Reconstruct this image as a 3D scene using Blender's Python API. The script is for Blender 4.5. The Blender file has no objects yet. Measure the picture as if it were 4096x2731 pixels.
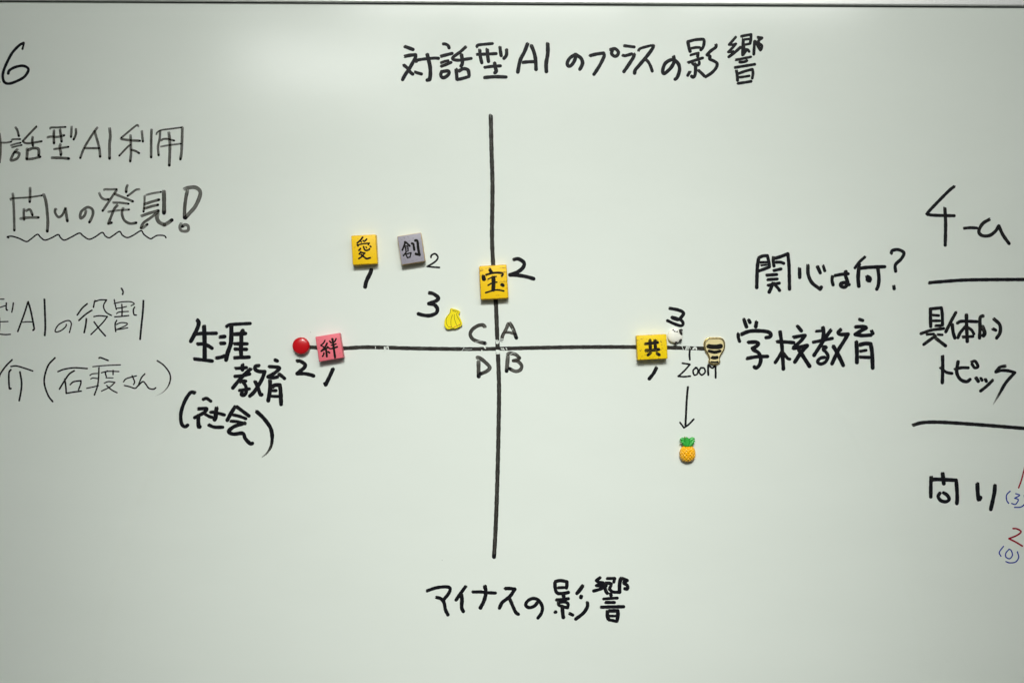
import bpy, bmesh, math, random
from mathutils import Vector, Matrix

random.seed(7)
SC = bpy.context.scene
COL = SC.collection

# ------------------------------------------------------------------ camera
W_VIEW = 1.18                       # metres of board across the frame
PX = W_VIEW / 4096.0                # metres per photograph pixel on the board face
LENS = 35.0
DIST = W_VIEW * LENS / 36.0
ROLL = 0.0056
cam_d = bpy.data.cameras.new('camera')
cam_d.lens = LENS
cam_d.sensor_width = 36.0
cam_d.sensor_fit = 'HORIZONTAL'
cam_d.clip_start = 0.01
cam_d.clip_end = 50
cam = bpy.data.objects.new('camera', cam_d)
COL.objects.link(cam)
c_, s_ = math.cos(ROLL), math.sin(ROLL)
cam.matrix_world = Matrix(((c_, -s_, 0, 0), (0, 0, -1, -DIST), (s_, c_, 0, 0), (0, 0, 0, 1)))
SC.camera = cam

# ------------------------------------------------------------------ world and lamps
world = bpy.data.worlds.new('World')
SC.world = world
world.use_nodes = True
bg = world.node_tree.nodes['Background']
bg.inputs[0].default_value = (0.93, 1.0, 0.94, 1)
bg.inputs[1].default_value = 0.065


def area_lamp(x, y, z, length, width, power, tx, tz, spread=180):
    l = bpy.data.lights.new('tube_or_fill', 'AREA')
    l.shape = 'RECTANGLE'
    l.size = length
    l.size_y = width
    l.energy = power
    l.spread = math.radians(spread)
    l.color = (0.98, 1.0, 0.955)
    o = bpy.data.objects.new('tube_or_fill', l)
    COL.objects.link(o)
    o.location = (x, y, z)
    d = Vector((tx, 0, tz)) - Vector((x, y, z))
    o.rotation_euler = d.to_track_quat('-Z', 'Y').to_euler()
    return o


area_lamp(-0.04, -0.90, 0.74, 0.58, 0.06, 3.4, -0.04, -0.25)       # row right in front of the board, two tubes
area_lamp(0.52, -0.90, 0.74, 0.40, 0.06, 2.3, 0.52, -0.25)
area_lamp(-0.62, -2.20, 0.93, 0.60, 0.14, 3.4, -0.2, 0.0)           # next row
area_lamp(0.25, -2.20, 0.93, 0.90, 0.14, 2.0, 0.0, 0.0)
area_lamp(0.0, -3.00, 2.00, 0.70, 0.45, 2.8, 0.0, -0.34, 26.5)       # added fill, narrow spread so the board darkens towards its edges
SC.view_settings.view_transform = 'Standard'
SC.view_settings.look = 'None'
SC.view_settings.exposure = 0.0
SC.view_settings.gamma = 1.0
SC.view_settings.use_curve_mapping = False


# ------------------------------------------------------------------ helpers
def px(u, v, out=0.0):
    """photograph pixel -> (x, y, out) in the board's own frame, `out` metres in front of its face"""
    k = (DIST - out) / DIST
    dx = (u - 2048.0) * PX * k
    dz = -(v - 1365.5) * PX * k
    return Vector((dx * c_ - dz * s_, dx * s_ + dz * c_, out))


BOARD = Matrix.Rotation(math.pi / 2, 4, 'X')


def mesh_obj(name, bm, mats, parent=None, smooth=False):
    me = bpy.data.meshes.new(name)
    bm.to_mesh(me)
    bm.free()
    if not isinstance(mats, (list, tuple)):
        mats = [mats]
    for m in mats:
        me.materials.append(m)
    if smooth:
        for p in me.polygons:
            p.use_smooth = True
    o = bpy.data.objects.new(name, me)
    COL.objects.link(o)
    if parent:
        o.parent = parent
    return o


def empty(name, parent=None):
    o = bpy.data.objects.new(name, None)
    o.empty_display_size = 0.02
    COL.objects.link(o)
    if parent:
        o.parent = parent
    return o


def tag(o, label, cat, group=None):
    o['label'] = label
    o['category'] = cat
    if group:
        o['group'] = group


class NT:
    def __init__(self, name):
        self.m = bpy.data.materials.new(name)
        self.m.use_nodes = True
        self.t = self.m.node_tree
        self.b = self.t.nodes['Principled BSDF']

    def n(self, typ, **kw):
        nd = self.t.nodes.new(typ)
        for k, v in kw.items():
            if k.startswith('in_'):
                key = k[3:]
                key = int(key) if key.isdigit() else key
                nd.inputs[key].default_value = v
            else:
                setattr(nd, k, v)
        return nd

    def l(self, a, b):
        self.t.links.new(a, b)

    def math(self, op, a, b=None, clamp=False):
        nd = self.t.nodes.new('ShaderNodeMath')
        nd.operation = op
        nd.use_clamp = clamp
        for i, x in enumerate((a, b)):
            if x is None:
                continue
            if isinstance(x, (int, float)):
                nd.inputs[i].default_value = x
            else:
                self.l(x, nd.inputs[i])
        return nd.outputs[0]

    def ramp(self, fac, stops):
        r = self.t.nodes.new('ShaderNodeValToRGB')
        e = r.color_ramp.elements
        while len(e) < len(stops):
            e.new(0.5)
        for i, (p, col) in enumerate(stops):
            e[i].position = p
            e[i].color = col if len(col) == 4 else (*col, 1)
        self.l(fac, r.inputs[0])
        return r.outputs[0]

    def mix(self, fac, a, b):
        nd = self.t.nodes.new('ShaderNodeMix')
        nd.data_type = 'RGBA'
        for sock, x in ((nd.inputs[0], fac), (nd.inputs[6], a), (nd.inputs[7], b)):
            if isinstance(x, (int, float)):
                sock.default_value = x
            elif isinstance(x, tuple):
                sock.default_value = x if len(x) == 4 else (*x, 1)
            else:
                self.l(x, sock)
        return nd.outputs[2]

    def pos(self, scale=(1, 1, 1)):
        tc = self.n('ShaderNodeTexCoord')
        mp = self.n('ShaderNodeMapping')
        mp.inputs['Scale'].default_value = scale
        self.l(tc.outputs['Object'], mp.inputs[0])
        return mp.outputs[0]

    def noise(self, vec, scale, detail=3.0, rough=0.5):
        nd = self.n('ShaderNodeTexNoise')
        nd.inputs['Scale'].default_value = scale
        nd.inputs['Detail'].default_value = detail
        nd.inputs['Roughness'].default_value = rough
        self.l(vec, nd.inputs['Vector'])
        return nd.outputs[0]


def plain(name, col, rough=0.4, metal=0.0, coat=0.0, var=0.06, scale=300.0, bump=0.0):
    k = NT(name)
    nz = k.noise(k.pos(), scale, 4)
    f = k.ramp(nz, [(0.3, tuple(x * (1 - var) for x in col)), (0.7, tuple(min(1, x * (1 + var)) for x in col))])
    k.l(f, k.b.inputs['Base Color'])
    k.b.inputs['Roughness'].default_value = rough
    k.b.inputs['Metallic'].default_value = metal
    k.b.inputs['Coat Weight'].default_value = coat
    k.b.inputs['Coat Roughness'].default_value = 0.08
    if bump:
        bp = k.n('ShaderNodeBump')
        bp.inputs['Strength'].default_value = bump
        bp.inputs['Distance'].default_value = 0.0004
        k.l(nz, bp.inputs['Height'])
        k.l(bp.outputs[0], k.b.inputs['Normal'])
    return k.m


def board_material():
    k = NT('enamel_board')
    base = k.noise(k.pos((1.0, 2.5, 1.0)), 3.0, 5, 0.6)           # old wiping haze left in the enamel
    col = k.ramp(base, [(0.30, (0.750, 0.795, 0.738)), (0.70, (0.780, 0.825, 0.768))])
    # tiny specks of dirt
    vo = k.n('ShaderNodeTexVoronoi')
    vo.inputs['Scale'].default_value = 26.0
    vo.inputs['Randomness'].default_value = 1.0
    p = k.pos()
    k.l(p, vo.inputs['Vector'])
    spk = k.math('LESS_THAN', vo.outputs['Distance'], 0.013)
    sep = k.n('ShaderNodeSeparateColor')
    k.l(vo.outputs['Color'], sep.inputs[0])
    sel = k.math('GREATER_THAN', sep.outputs[0], 0.90)
    sp = k.math('MULTIPLY', spk, sel)
    sp = k.math('MULTIPLY', sp, 0.55)
    col2 = k.mix(sp, col, (0.16, 0.16, 0.15))
    k.l(col2, k.b.inputs['Base Color'])
    rn = k.noise(p, 9.0, 4, 0.6)
    k.l(k.math('ADD', k.math('MULTIPLY', rn, 0.10), 0.12), k.b.inputs['Roughness'])
    k.b.inputs['Specular IOR Level'].default_value = 0.36
    gr = k.noise(p, 900.0, 2)
    bp = k.n('ShaderNodeBump')
    bp.inputs['Strength'].default_value = 0.08
    bp.inputs['Distance'].default_value = 0.0003
    k.l(gr, bp.inputs['Height'])
    k.l(bp.outputs[0], k.b.inputs['Normal'])
    return k.m


def ink_material(name, dark, thin, contrast=0.7, gloss=0.45):
    """marker ink: UV = (length along / across), attribute ink = (end pooling, density, seed)"""
    k = NT(name)
    uv = k.n('ShaderNodeUVMap', uv_map='along')
    su = k.n('ShaderNodeSeparateXYZ')
    k.l(uv.outputs[0], su.inputs[0])
    at = k.n('ShaderNodeAttribute', attribute_name='ink')
    sa = k.n('ShaderNodeSeparateColor')
    k.l(at.outputs['Color'], sa.inputs[0])
    pool, dens, seed = sa.outputs[0], sa.outputs[1], sa.outputs[2]
    cb = k.n('ShaderNodeCombineXYZ')
    k.l(k.math('MULTIPLY', su.outputs[0], 0.22), cb.inputs[0])
    k.l(k.math('MULTIPLY', su.outputs[1], 2.6), cb.inputs[1])
    k.l(k.math('MULTIPLY', seed, 90.0), cb.inputs[2])
    streak = k.noise(cb.outputs[0], 1.6, 4, 0.65)
    edge = k.math('POWER', k.math('ABSOLUTE', su.outputs[1]), 4.0)
    d = k.math('ADD', dens, k.math('MULTIPLY', edge, 0.22))
    d = k.math('ADD', d, k.math('MULTIPLY', k.math('SUBTRACT', streak, 0.5), contrast))
    d = k.math('ADD', d, pool, clamp=True)
    col = k.mix(k.math('MULTIPLY', k.math('SUBTRACT', d, 0.45), 2.0, clamp=True), thin, dark)
    k.l(col, k.b.inputs['Base Color'])
    k.b.inputs['Roughness'].default_value = gloss
    k.b.inputs['Specular IOR Level'].default_value = 0.10
    a = k.ramp(d, [(0.05, (0, 0, 0)), (0.35, (0.5, 0.5, 0.5)), (0.75, (0.93, 0.93, 0.93)), (0.95, (1, 1, 1))])
    k.l(a, k.b.inputs['Alpha'])
    return k.m


M_BOARD = board_material()
M_INK = ink_material('black_marker_ink', (0.007, 0.007, 0.010), (0.052, 0.046, 0.038))
M_DRY = ink_material('worn_black_marker_ink', (0.008, 0.008, 0.010), (0.080, 0.072, 0.058), 0.8)
M_RED = ink_material('red_marker_ink', (0.28, 0.008, 0.025), (0.48, 0.025, 0.05))
M_BLUE = ink_material('blue_marker_ink', (0.012, 0.035, 0.28), (0.03, 0.09, 0.50))
M_BRUSH = ink_material('painted_black_lettering', (0.010, 0.009, 0.008), (0.035, 0.028, 0.016), 0.7, 0.6)
M_ALU = plain('satin_aluminium', (0.86, 0.86, 0.85), 0.42, 0.25, var=0.02)
M_DARK_STRIP = plain('dark_grey_strip', (0.060, 0.060, 0.070), 0.55, var=0.1)


# ------------------------------------------------------------------ strokes of ink
def parse(txt):
    """'w: x,y x,y ! x,y ~' -> width, list of runs (split at corners), tail flag"""
    w, rest = txt.split(':')
    runs, cur, tail = [], [], False
    for tk in rest.replace('!', ' ! ').split():
        if tk == '!':
            runs.append(cur)
            cur = [cur[-1]]
        elif tk == '~':
            tail = True
        else:
            a, b = tk.split(',')
            cur.append((float(a), float(b)))
    runs.append(cur)
    return float(w), [r for r in runs if len(r) > 1], tail


def smooth_run(P, step):
    P = [Vector(p) for p in P]
    if len(P) == 2:
        out = []
        n = max(2, int((P[1] - P[0]).length / step))
        return [P[0].lerp(P[1], i / n) for i in range(n + 1)]
    Q = [P[0] * 2 - P[1]] + P + [P[-1] * 2 - P[-2]]
    out = []
    for i in range(1, len(Q) - 2):
        p0, p1, p2, p3 = Q[i - 1:i + 3]
        n = max(2, int((p2 - p1).length / step))
        for j in range(n):
            t = j / n
            out.append(0.5 * ((2 * p1) + (p2 - p0) * t + (2 * p0 - 5 * p1 + 4 * p2 - p3) * t * t
                              + (3 * p1 - p0 - 3 * p2 + p3) * t ** 3))
    out.append(P[-1])
    return out


LANES = 6


def ribbon(bm, uvl, cl, pts, w, to3, z, dens, first=True, last=True, tail=False):
    """one marker pass along pts (photo pixels), width w; to3 maps (x, y, z) to the mesh frame"""
    S = smooth_run(pts, max(1.6, w * 0.22))
    # widen both ends to the full nib
    e0 = (S[0] - S[1]).normalized()
    e1 = (S[-1] - S[-2]).normalized()
    ext = w * (0.36 if first else 0.46)
    S = [S[0] + e0 * ext, S[0] + e0 * ext * 0.75, S[0] + e0 * ext * 0.4] + S
    ext = w * (0.36 if last else 0.46)
    if tail:
        ext = w * 0.1
    S = S + [S[-1] + e1 * ext * 0.4, S[-1] + e1 * ext * 0.75, S[-1] + e1 * ext]
    L = [0.0]
    for a, b in zip(S, S[1:]):
        L.append(L[-1] + (b - a).length)
    tot = L[-1]
    seed = random.random()
    ph1, ph2 = random.random() * 6.28, random.random() * 6.28
    rows = []
    rag = [random.uniform(-0.16, 0.20) * w if first else 0.0 for _ in range(LANES + 1)]
    for i, p in enumerate(S):
        a = S[max(0, i - 1)]
        b = S[min(len(S) - 1, i + 1)]
        t = (b - a)
        t = t.normalized() if t.length > 1e-9 else Vector((1, 0))
        nrm = Vector((-t.y, t.x))
        s = L[i]
        h = w * 0.5 * (1 + 0.035 * math.sin(s / w * 1.9 + ph1) + 0.025 * math.sin(s / w * 4.3 + ph2))
        r = w * 0.5
        for dd, rr in ((s, r * (0.7 if first else 1.0)), (tot - s, r * 0.95)):
            if dd < rr:
                q = 1 - dd / rr
                h *= max(0.38, math.sqrt(max(0.0, 1 - q * q)))
        if tail:
            q = s / tot
            h *= 1.0 - 0.75 * max(0.0, (q - 0.55) / 0.45)
        row = []
        for j in range(LANES + 1):
            v = -1 + 2 * j / LANES
            off = rag[j] * max(0.0, 1 - s / (w * 0.6)) if first else 0.0
            q = p + nrm * (h * v) + t * off
            row.append((bm.verts.new(to3(q.x, q.y, z + 2.0e-6 * (s / max(tot, 1)))), s / w, v, s))
        rows.append(row)
    for r0, r1 in zip(rows, rows[1:]):
        for j in range(LANES):
            quad = (r0[j], r0[j + 1], r1[j + 1], r1[j])
            f = bm.faces.new([q[0] for q in quad])
            for lp, q in zip(f.loops, quad):
                lp[uvl].uv = (q[1], q[2])
                pool = 0.0
                if last and not tail:
                    pool = max(0.0, min(1.0, 1.5 - (tot - q[3]) / (w * 0.75))) * 0.75
                dn = dens
                if first:
                    dn -= 0.18 * max(0.0, 1 - q[3] / (w * 1.2))
                if tail:
                    dn -= 0.75 * max(0.0, (q[3] / tot - 0.6) / 0.4)
                lp[cl] = (pool, max(0, dn), seed, 1)


def ink_mesh(name, region, lines, mat, parent, dens=0.9, to3=None, zbase=3.0e-5, scale_w=1.0):
    bm = bmesh.new()
    uvl = bm.loops.layers.uv.new('along')
    cl = bm.loops.layers.float_color.new('ink')
    x0, y0, s = region
    if to3 is None:
        def to3(u, v, z):
            p = px(u, v)
            return (p.x, p.y, z)
    z = zbase
    for ln in lines.strip().split('\n'):
        ln = ln.strip()
        if not ln:
            continue
        w, runs, tail = parse(ln)
        for i, r in enumerate(runs):
            pts = [(x0 + a / s, y0 + b / s) for a, b in r]
            dn = min(1.0, dens + random.uniform(-0.06, 0.06))
            ribbon(bm, uvl, cl, pts, w / s * scale_w, to3, z, dn, first=(i == 0), last=(i == len(runs) - 1),
                   tail=tail and i == len(runs) - 1)
            z += 9.0e-6
    return mesh_obj(name, bm, mat, parent)


# ------------------------------------------------------------------ the whiteboard
wb = empty('whiteboard')
wb.matrix_world = BOARD
tag(wb, 'wide white enamel whiteboard covered in black Japanese marker handwriting, with an aluminium top rail', 'whiteboard')

TOPZ = px(2048, 20.5).y               # where the enamel meets the dark strip


def box(bm, x0, x1, y0, y1, z0, z1):
    vs = [bm.verts.new((x, y, z)) for z in (z0, z1) for y in (y0, y1) for x in (x0, x1)]
    for q in ((0, 2, 3, 1), (4, 5, 7, 6), (0, 1, 5, 4), (2, 6, 7, 3), (0, 4, 6, 2), (1, 3, 7, 5)):
        bm.faces.new([vs[i] for i in q])


bm = bmesh.new()
box(bm, -1.5, 1.5, -0.78, TOPZ + 0.0, -0.018, 0.0)
mesh_obj('writing_panel', bm, M_BOARD, wb)
bm = bmesh.new()
box(bm, -1.5, 1.5, TOPZ + 0.0002, TOPZ + 0.0008, -0.018, 0.0006)  # thin dark grey strip between panel and rail
mesh_obj('dark_strip', bm, M_DARK_STRIP, wb)
# aluminium rail: rounded hollow-looking profile swept along x
prof = [(0.0010, 0.0), (0.0010, 0.0046), (0.0013, 0.0052), (0.0020, 0.0054), (0.0160, 0.0046), (0.0200, 0.0036),
        (0.0215, 0.0), (0.0215, -0.018), (0.0010, -0.018)]
bm = bmesh.new()
ends = []
for x in (-1.5, 1.5):
    ends.append([bm.verts.new((x, TOPZ + a, b)) for a, b in prof])
n = len(prof)
for i in range(n):
    bm.faces.new((ends[0][i], ends[1][i], ends[1][(i + 1) % n], ends[0][(i + 1) % n]))
bm.faces.new(ends[0][::-1])
bm.faces.new(ends[1])
mesh_obj('top_rail', bm, M_ALU, wb)


def phrase(name, label, chars, mat=M_INK, dens=0.92):
    """a run of handwriting: part of the board, its characters are the sub-parts"""
    p = empty(name, wb)
    p['label'] = label
    for region, lines in chars:
        ink_mesh('character', region, lines, mat, p, dens)
    return p


RA = (1580, 120, 4.704)
RB = (2040, 120, 4.704)
RC = (2560, 120, 4.704)
RL = (2430, 140, 7.128)
#CHARS_HEADING
phrase('handwritten_heading', 'bold black heading across the top of the board', [
    (RA, '''70: 190,318 345,375
70: 190,500 280,482 385,472 ! 385,520 350,590 270,730 190,850 140,945
66: 165,665 230,720 290,800 340,840
62: 375,795 430,815 505,835
62: 395,605 420,575 500,558 620,545 750,535 825,540
75: 605,460 630,560 660,700 665,850 650,940 ! 600,950'''),
    (RA, '''62: 910,268 950,270 1000,300 1020,350
66: 865,500 980,470 1080,445
55: 870,620 940,595 1005,580
62: 865,690 960,655 1060,612
68: 880,785 860,850 890,900 940,895 1000,850 1020,800 990,775 900,785
62: 1330,325 1230,415 1090,520 1100,560 1200,575 1330,555 1440,540
72: 1250,470 1265,560 1265,640 1240,690
68: 1150,745 1160,850 1165,935
68: 1195,780 1290,735 1370,755 1390,820 1395,870
64: 1165,940 1280,915 1395,880'''),
    (RA, '''60: 1540,325 1560,290 1680,275 1840,260
62: 1540,465 1700,460 1910,450
66: 1595,380 1605,500 1635,630
70: 1735,370 1745,500 1760,605
66: 1975,330 1990,450 2000,495
66: 2100,370 2095,480 2045,545
62: 1685,710 1830,690 1990,680
72: 1875,625 1890,720 1905,780 1875,815
68: 1680,900 1880,885 2095,890'''),
    (RB, '''72: 330,265 270,420 190,580 145,805
72: 400,295 450,420 480,560 490,755
66: 240,615 350,605 495,600'''),
    (RB, '''76: 710,265 710,450 680,640 685,795'''),
    (RB, '''68: 1240,460 1130,530 1078,620 1095,680 1140,680 1200,610 1240,510
72: 1230,465 1330,530 1365,620 1340,700 1310,750'''),
    (RB, '''68: 1505,490 1620,460 1760,440 ! 1770,500 1700,650 1620,780 1575,845
66: 1890,375 1980,360 2038,420 2020,480 1965,500 1912,450 1925,390'''),
    (RL, '''92: 475,315 600,330 770,350
95: 430,585 500,600 600,575 700,545
105: 760,550 740,640 640,800 540,950 460,1060'''),
    (RL, '''82: 885,455 910,410 1000,370 1250,305
105: 1305,310 1290,380 1180,540 1050,700 880,900 790,1010 770,1110
92: 1065,690 1150,760 1220,880 1280,1050'''),
    (RC, '''70: 632,505 645,590 600,690 530,770 450,825 428,760 470,640 560,575 640,570 720,640 745,740 720,850 690,910 655,935'''),
    (RC, '''66: 900,225 920,330 945,415
60: 900,225 1040,190 1190,178 ! 1207,220 1190,320 1140,385
55: 965,350 1050,335 1130,335
52: 950,478 1030,455 1100,440
66: 1090,440 1085,510
58: 905,620 1020,580 1185,530
55: 985,620 1000,650 1060,675 1110,650 1115,600
66: 1040,640 1045,740 1035,850 1000,895 965,870
62: 938,790 895,865
62: 1100,765 1160,820 1215,875
62: 1430,280 1425,330 1330,400 1260,475 ! 1320,500 1310,550 1400,595 1450,640 1430,720 1350,810 1230,890'''),
    (RC, '''52: 1805,135 1740,210 1675,280 ! 1750,280 1805,265 ! 1740,340 1660,420 ! 1720,420 1760,405
58: 1890,330 1780,430 1665,515
56: 1905,125 2000,105 2090,90 ! 2085,180 2070,265
62: 1945,180 1935,320 1930,480
50: 1965,185 2050,175
50: 1960,285 2060,265
55: 1955,320 1950,400
55: 1985,370 2025,375 2055,415
55: 1940,470 1970,430 2000,390
58: 2215,145 2295,155 ! 2230,210 2240,260 2290,300 2285,350 2265,385 ! 2210,290 2165,215
58: 2155,215 2150,300 2140,470
52: 1800,568 1950,540 2090,510
58: 1875,610 1960,605 2015,580
56: 1785,712 1980,680 2165,650
60: 1815,775 1830,880 1835,960
55: 1850,825 1980,780 2115,745 ! 2125,820 2110,920
50: 1870,895 1960,885 2060,868
56: 1835,1012 1980,990 2095,970'''),
], dens=0.93)

R6 = (0, 140, 5.88)
phrase('handwritten_number', 'thin black number six cut by the left picture edge', [
    (R6, '''58: -40,1110 -14,1115'''),
    (R6, '''50: 527,345 562,200
66: 560,195 460,245 300,410 180,620 90,830 65,980 100,1110 200,1150 350,1110 560,1000 665,850 640,770 520,730 350,765 220,840 192,920'''),
], dens=0.93)

R3 = (0, 460, 5.88)
R4 = (360, 460, 5.88)
phrase('handwritten_line', 'worn grey black line of writing, second from the top on the left', [
    (R3, '''52: -8,440 16,700 10,950 -12,1130
44: 30,655 150,655 270,632'''),
    (R3, '''55: 368,295 410,370 445,505
45: 275,600 305,578 480,572
45: 255,718 380,680 490,655
42: 275,768 400,735 515,710
60: 410,810 340,880 ! 440,895 455,930 400,1030 260,1075 275,1000 330,890
50: 855,275 860,275 700,440 535,620 ! 600,665 730,665 985,622
60: 770,520 760,610 775,730
68: 640,800 640,900 630,1045
68: 660,830 780,785 890,795 915,850 910,965
58: 640,1045 780,1030 955,985'''),
    (R3, '''48: 1182,330 1195,300 1350,297 1545,287
55: 1115,530 1200,512 1350,520 1515,482
60: 1270,365 1265,500 1270,675
60: 1412,345 1430,480 1450,635
55: 1685,280 1680,400 1670,525
55: 1785,330 1785,450 1732,585
50: 1265,808 1420,785 1615,752
65: 1425,690 1405,770 1430,880 1432,950
66: 1225,1010 1450,1015 1625,1030'''),
    (R3, '''55: 2290,300 2180,450 1990,760 1885,1020
60: 2222,380 2270,540 2335,780 2356,990
52: 1985,782 2150,785 2335,785'''),
    (R4, '''68: 460,320 478,500 460,700 460,1035'''),
    (R4, '''45: 1140,275 1110,240 1000,320 735,540
58: 735,550 740,570 950,600 1180,612
60: 955,480 960,700 965,900 945,1100
46: 955,705 880,760 685,965
52: 975,822 1080,855 1160,905
55: 1220,385 1228,480 1245,635
60: 1447,345 1440,600 1438,1005'''),
    (R4, '''40: 1562,465 1580,415 1680,360 1900,330 2150,297
55: 1648,380 1640,550 1600,750 1615,955
64: 2172,290 2165,600 2150,900 2125,1050
48: 1680,610 1710,575 1820,568 1985,608
44: 1665,748 1850,715 2145,678
68: 1855,415 1880,700 1865,1195'''),
], M_DRY, 0.58)

R5 = (0, 720, 5.2267)
RF = (390, 720, 5.2267)
phrase('handwritten_line', 'worn grey black line ending in a large exclamation mark', [
    (R5, '''52: 268,285 285,500 295,800 300,1060
38: 230,425 225,392 400,378 600,365 880,325
62: 912,300 960,450 990,700 1000,900 988,1080
55: 630,170 630,320 622,465
52: 502,610 497,700 505,835
52: 545,650 620,615 660,680 680,740
55: 420,810 600,788 810,785'''),
    (R5, '''52: 1178,620 1155,610 1155,690 1220,775 1300,735 1370,595
60: 1370,590 1385,720 1410,865'''),
    (R5, '''56: 1800,640 1770,740 1692,805 1675,750 1710,650 1830,572 1925,610 1945,700 1915,800 1865,890'''),
    (RF, '''45: 135,215 150,198 250,200 405,197
52: 405,210 300,360 180,540 105,650
50: 35,275 80,365 150,408 230,405
52: 355,292 550,370 745,452
54: 628,110 602,180 600,260
46: 880,197 800,210 700,285 625,338
46: 325,475 480,477 655,500
44: 225,668 400,640 665,620
56: 420,525 350,610 280,780 225,915 ! 300,892
56: 535,590 512,700 560,840 680,912 815,895'''),
    (RF, '''44: 985,330 980,500 962,670
44: 1020,315 1150,282 1330,252
84: 1388,240 1392,450 1390,700
58: 980,508 1120,462 1290,412
56: 980,600 1130,552 1270,520
62: 920,755 1100,690 1280,642
58: 1280,665 1100,800 960,900 910,1005 ! 960,995 1045,925
80: 1258,710 1245,800 1290,885 1400,938 ! 1470,900 1560,835'''),
    (RF, '''72: 1880,235 1850,360 1822,600 1820,800
80: 1825,192 1900,165 2050,160 2145,240 2130,370 2040,560 1920,700 1832,800
62: 1750,905 1722,980 1745,1055 1830,1075 1895,1050 1895,965 1830,935 1770,980'''),
], M_DRY, 0.53)
p = phrase('wavy_underline', 'black wavy underline beneath the line with the exclamation mark', [], M_INK)
ink_mesh('wave', R5, '''32: 185,1215 152,1190 250,1178 400,1222 550,1288 640,1240 780,1138 850,1200 940,1258 1080,1210 1215,1143 1270,1210 1350,1258 1500,1190 1660,1112 1740,1170 1860,1240 1990,1190 2135,1098 2200,1170 2280,1210 2368,1160 2498,1078 2560,1155 2660,1205 2780,1160 2948,1062 3010,1140 3140,1228 3210,1200 3290,1160 3430,1165 3473,1212''', M_INK, p, 0.9)

R7 = (0, 1120, 3.92)
phrase('handwritten_line', 'thin black line of writing, third from the top on the left', [
    (R7, '''20: -20,300 65,300
20: -20,435 85,402
25: 100,355 97,440 107,472 120,470
24: 210,355 200,430 185,505
20: -20,655 128,650
16: -6,590 0,700 -6,800
22: -20,845 80,855 165,850'''),
    (R7, '''28: 440,340 380,530 278,808
30: 442,340 482,480 530,720 535,770 515,788
20: 355,662 420,655 505,656'''),
    (R7, '''32: 697,300 706,560 710,740 702,870'''),
    (R7, '''22: 1040,690 1030,730 960,790 880,815 868,780 920,700 1020,645 1090,638 1118,680 1110,740 1088,825'''),
    (R7, '''27: 1370,370 1290,440 1210,550
27: 1445,470 1340,540 1235,635
30: 1355,605 1345,700 1320,825
25: 1490,320 1480,350 1465,430
23: 1490,337 1570,312 1672,312 ! 1630,380 1628,440 1670,510 1750,556
23: 1470,573 1560,560 1685,572 ! 1600,680 1425,855
26: 1475,655 1560,770 1655,878'''),
    (R7, '''28: 1903,128 1930,180 1922,228
22: 1790,305 1810,400 1825,462
20: 1788,368 1900,345 2040,340 2105,372 2055,403
20: 1835,443 1900,435 1985,415
20: 1825,528 1870,502 2015,492
24: 1910,380 1915,470 1912,570
22: 1795,577 1900,570 2020,557
24: 1832,632 1805,690 1815,810
20: 1820,698 1900,668 1995,680 1960,720 1825,778 ! 1900,768 2005,747
25: 2112,422 2092,470 2102,540 2140,550
32: 2250,320 2240,500 2215,740 2197,930'''),
], M_INK, 0.86)

R8 = (0, 1380, 3.36)
phrase('handwritten_line', 'thin black line with brackets, lowest on the left', [
    (R8, '''24: 165,195 80,280 5,385 -10,430
22: 145,288 220,280 330,310 442,348
25: 148,328 120,380 125,570 150,582
26: 268,358 290,500 282,620 258,748'''),
    (R8, '''25: 740,170 650,270 600,420 600,540 650,680 710,760'''),
    (R8, '''22: 775,358 860,325 1000,305 1175,315
24: 1000,343 930,390 860,490 798,592
24: 870,455 885,560 890,645
22: 942,532 990,492 1088,477 ! 1085,520 1055,602
22: 890,648 980,632 1095,617'''),
    (R8, '''23: 1328,178 1350,168 1455,207
17: 1245,290 1400,275 1620,265
22: 1330,298 1325,430 1310,550 1268,672
17: 1208,408 1240,387 1310,380
17: 1218,455 1250,442 1318,450
18: 1162,580 1250,562 1325,543
18: 1360,372 1450,352 1600,355
20: 1445,345 1417,370 1430,425
20: 1520,338 1520,398
15: 1422,440 1522,440
18: 1402,510 1460,490 1545,500 ! 1480,560 1365,618
20: 1432,540 1500,600 1575,640'''),
    (R8, '''19: 1658,495 1700,450 1835,412
20: 1775,408 1808,490 1795,530
20: 1670,542 1740,558 1815,580 1855,545'''),
    (R8, '''21: 1948,385 1900,440 1858,545 ! 1920,490 1960,525 2000,578 2060,592 2095,572'''),
    (R8, '''22: 2112,208 2200,270 2275,370 2290,460 2255,560 2180,640 2085,684 ~'''),
], M_INK, 0.84)

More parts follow.
